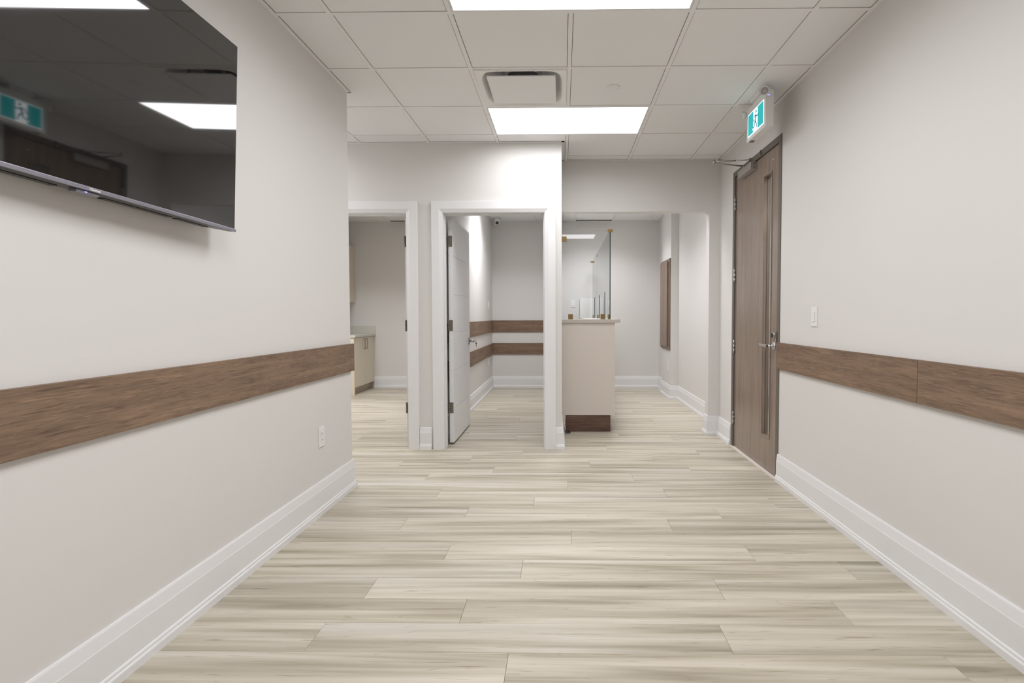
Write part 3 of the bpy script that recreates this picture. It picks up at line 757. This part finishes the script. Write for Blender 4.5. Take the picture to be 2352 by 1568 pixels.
def notched(y0, y1, notches):
    """side pane with pass-through notches cut in its lower edge"""
    pts = [(y0, gz0)]
    for a, c in notches: pts += [(a, gz0), (a, 1.461), (c, 1.461), (c, gz0)]
    pts += [(y1, gz0), (y1, gz1), (y0, gz1)]
    b = MB(); A_ = [b.bm.verts.new((.490, y, z)) for y, z in pts]; B_ = [b.bm.verts.new((.500, y, z)) for y, z in pts]
    f1 = b.bm.faces.new(A_); f2 = b.bm.faces.new(B_[::-1])
    n = len(pts)
    for k in range(n):
        f = b.bm.faces.new((A_[k], B_[k], B_[(k+1) % n], A_[(k+1) % n])); f.material_index = 1
    return b
notched(5.522, 7.505, [(5.92, 6.18), (6.82, 7.07)]).done('pane', ['glass', 'glass_edge'], gs, (.495, 6.5, gz0))
notched(7.513, 8.625, [(7.84, 8.09)]).done('pane', ['glass', 'glass_edge'], gs, (.495, 8.0, gz0))
cl = [(.001, .050, 5.512, 5.542, 1.950, 2.002), (.066, .115, 5.512, 5.542, 1.157, 1.209), (.398, .447, 5.512, 5.542, 1.157, 1.209),
      (.470, .522, 5.505, 5.545, 2.048, 2.074), (.482, .508, 5.60, 5.645, 1.157, 1.205), (.482, .508, 7.28, 7.325, 1.157, 1.205), (.482, .508, 8.37, 8.415, 1.157, 1.205),
      (.487, .503, 7.49, 7.528, 2.010, 2.045), (.458, .534, 8.605, 8.635, 2.040, 2.066)]
for q in cl: boxes('clamp', [q], 'bronze', gs, bev=.0015, origin=(q[0], q[2], q[4]))
boxes('upright_panel', [(.300, .512, YB-.045, YB-.012, .0, 1.478)], 'white_plastic', None, bev=.002, origin=(.43, YB-.03, 0),
      label='plain white upright panel against the far wall, seen through the counter glass', category='panel')
# power cable with a black plug on the floor
pc = thing('power_cable', (.05, 5.42, 0), 'black plug with a white cord on the floor beside the counter toe kick', 'cable')
b = MB(); b.loops([[(.034, 5.445, .001), (.088, 5.435, .001), (.080, 5.395, .001), (.036, 5.40, .001)], [(.036, 5.442, .014), (.084, 5.432, .012), (.077, 5.399, .010), (.038, 5.403, .012)],
                   [(.040, 5.438, .026), (.066, 5.432, .024), (.062, 5.405, .02), (.041, 5.408, .022)]], caps=True); b.done('plug', 'black', pc, (.05, 5.42, 0))
b = MB(); b.tube([(.034, 5.481, .190), (.033, 5.480, .14), (.031, 5.474, .08), (.034, 5.462, .045), (.038, 5.45, .028), (.045, 5.437, .018)], .0026, 8); b.done('cord', 'white_plastic', pc, (.034, 5.47, .1))

# ------------------------------------------------------------------ raised wood panel on the pier
wp = thing('wood_panel', (1.545, 8.0, .71), 'brown raised wood panel fixed to the side of the wall pier', 'wood panel')
boxes('back_board', [(1.529, 1.544, 7.652, 8.345, .706, 2.006)], 'panel_wood', wp, bev=.001, origin=(1.54, 7.65, .7))
boxes('front_board', [(1.507, 1.529, 7.735, 8.262, .745, 1.968)], 'panel_wood', wp, bev=.001, origin=(1.51, 7.73, .74))

# ------------------------------------------------------------------ security camera
sc = thing('security_camera', (-1.035, 8.60, HB), 'small white dome security camera in the corner of the room behind the white door', 'security camera')
b = MB(); b.lathe((-1.035, 8.60, HB), (0, 0, -1), [(0, .058), (.020, .058), (.030, .052), (.0301, .03)], 28); b.done('base', 'white_plastic', sc, (-1.035, 8.6, HB))
b = MB(); q = Vector((-1.035, 8.60, HB-.058)); ax = Vector((.25, -.85, -.42)).normalized()
b.lathe(q-ax*.046, ax, [(.046-.046*math.cos(a), .046*math.sin(a)) for a in [math.pi*k/14 for k in range(1, 12)]], 28); hd = b.done('ball', 'white_plastic', sc, q)
b = MB(); b.lathe(q+ax*.034, ax, [(0, .026), (.004, .026), (.0045, .02)], 24); b.done('face_ring', 'soft_black', hd, q)
b = MB(); b.lathe(q+ax*.0385, ax, [(0, .011), (.004, .010), (.0055, .004)], 18); b.done('lens', 'screen', hd, q)

# ------------------------------------------------------------------ cabinets in the left room
FX = -3.12
bc = thing('base_cabinet', (-3.4, 8.4, 0), 'cream base cabinet with two bar handles in the left room', 'cabinet')
boxes('body', [(XW+.001, FX-.020, 8.022, YB-.001, .105, .868)], 'cream', bc, origin=(-3.4, 8.4, .1))
boxes('end_gable', [(XW+.001, FX+.002, 8.000, 8.022, .001, .868)], 'cream', bc, bev=.001, origin=(FX, 8.0, 0))
boxes('toe_kick', [(XW+.001, FX-.055, 8.022, YB-.001, .001, .105)], 'kick_wood', bc, origin=(FX, 8.02, 0))
ym = 8.45
for y0, y1, hy in ((8.026, ym-.002, ym-.045), (ym+.002, YB-.004, ym+.045)):
    dr = boxes('door', [(FX-.020, FX, y0, y1, .115, .862)], 'cream', bc, bev=.0015, origin=(FX, y0, .11))
    b = MB(); b.box(FX, FX+.030, hy-.005, hy+.005, .675, .685).box(FX, FX+.030, hy-.005, hy+.005, .835, .845).box(FX+.022, FX+.032, hy-.006, hy+.006, .675, .845, bev=.001)
    b.done('handle', 'steel', dr, (FX, hy, .76))
wt = thing('worktop', (-3.4, 8.4, .868), 'pale stone worktop with upstand on the cream base cabinet', 'worktop')
boxes('slab', [(XW+.001, FX+.025, 7.985, YB-.001, .869, .905)], 'stone', wt, bev=.002, origin=(-3.4, 8.4, .87))
boxes('upstand', [(XW+.016, FX+.025, YB-.016, YB-.001, .905, 1.030), (XW+.001, XW+.016, 7.985, YB-.001, .905, 1.03)], 'stone', wt, bev=.001, origin=(-3.4, YB, .9))
wc = thing('wall_cabinet', (-3.58, 8.2, 1.42), 'cream wall cabinet hanging above the stone worktop in the left room', 'cabinet')
boxes('body', [(XW+.001, -3.44, 7.40, YB-.001, 1.425, 2.34)], 'cream', wc, origin=(-3.6, 8.2, 1.42))
for y0, y1 in ((7.402, 7.89), (7.894, 8.383), (8.387, YB-.004)): boxes('door', [(-3.44, -3.42, y0, y1, 1.42, 2.34)], 'cream', wc, bev=.0015, origin=(-3.42, y0, 1.42))

for o in D.objects:
    if '_w' in o: del o['_w']
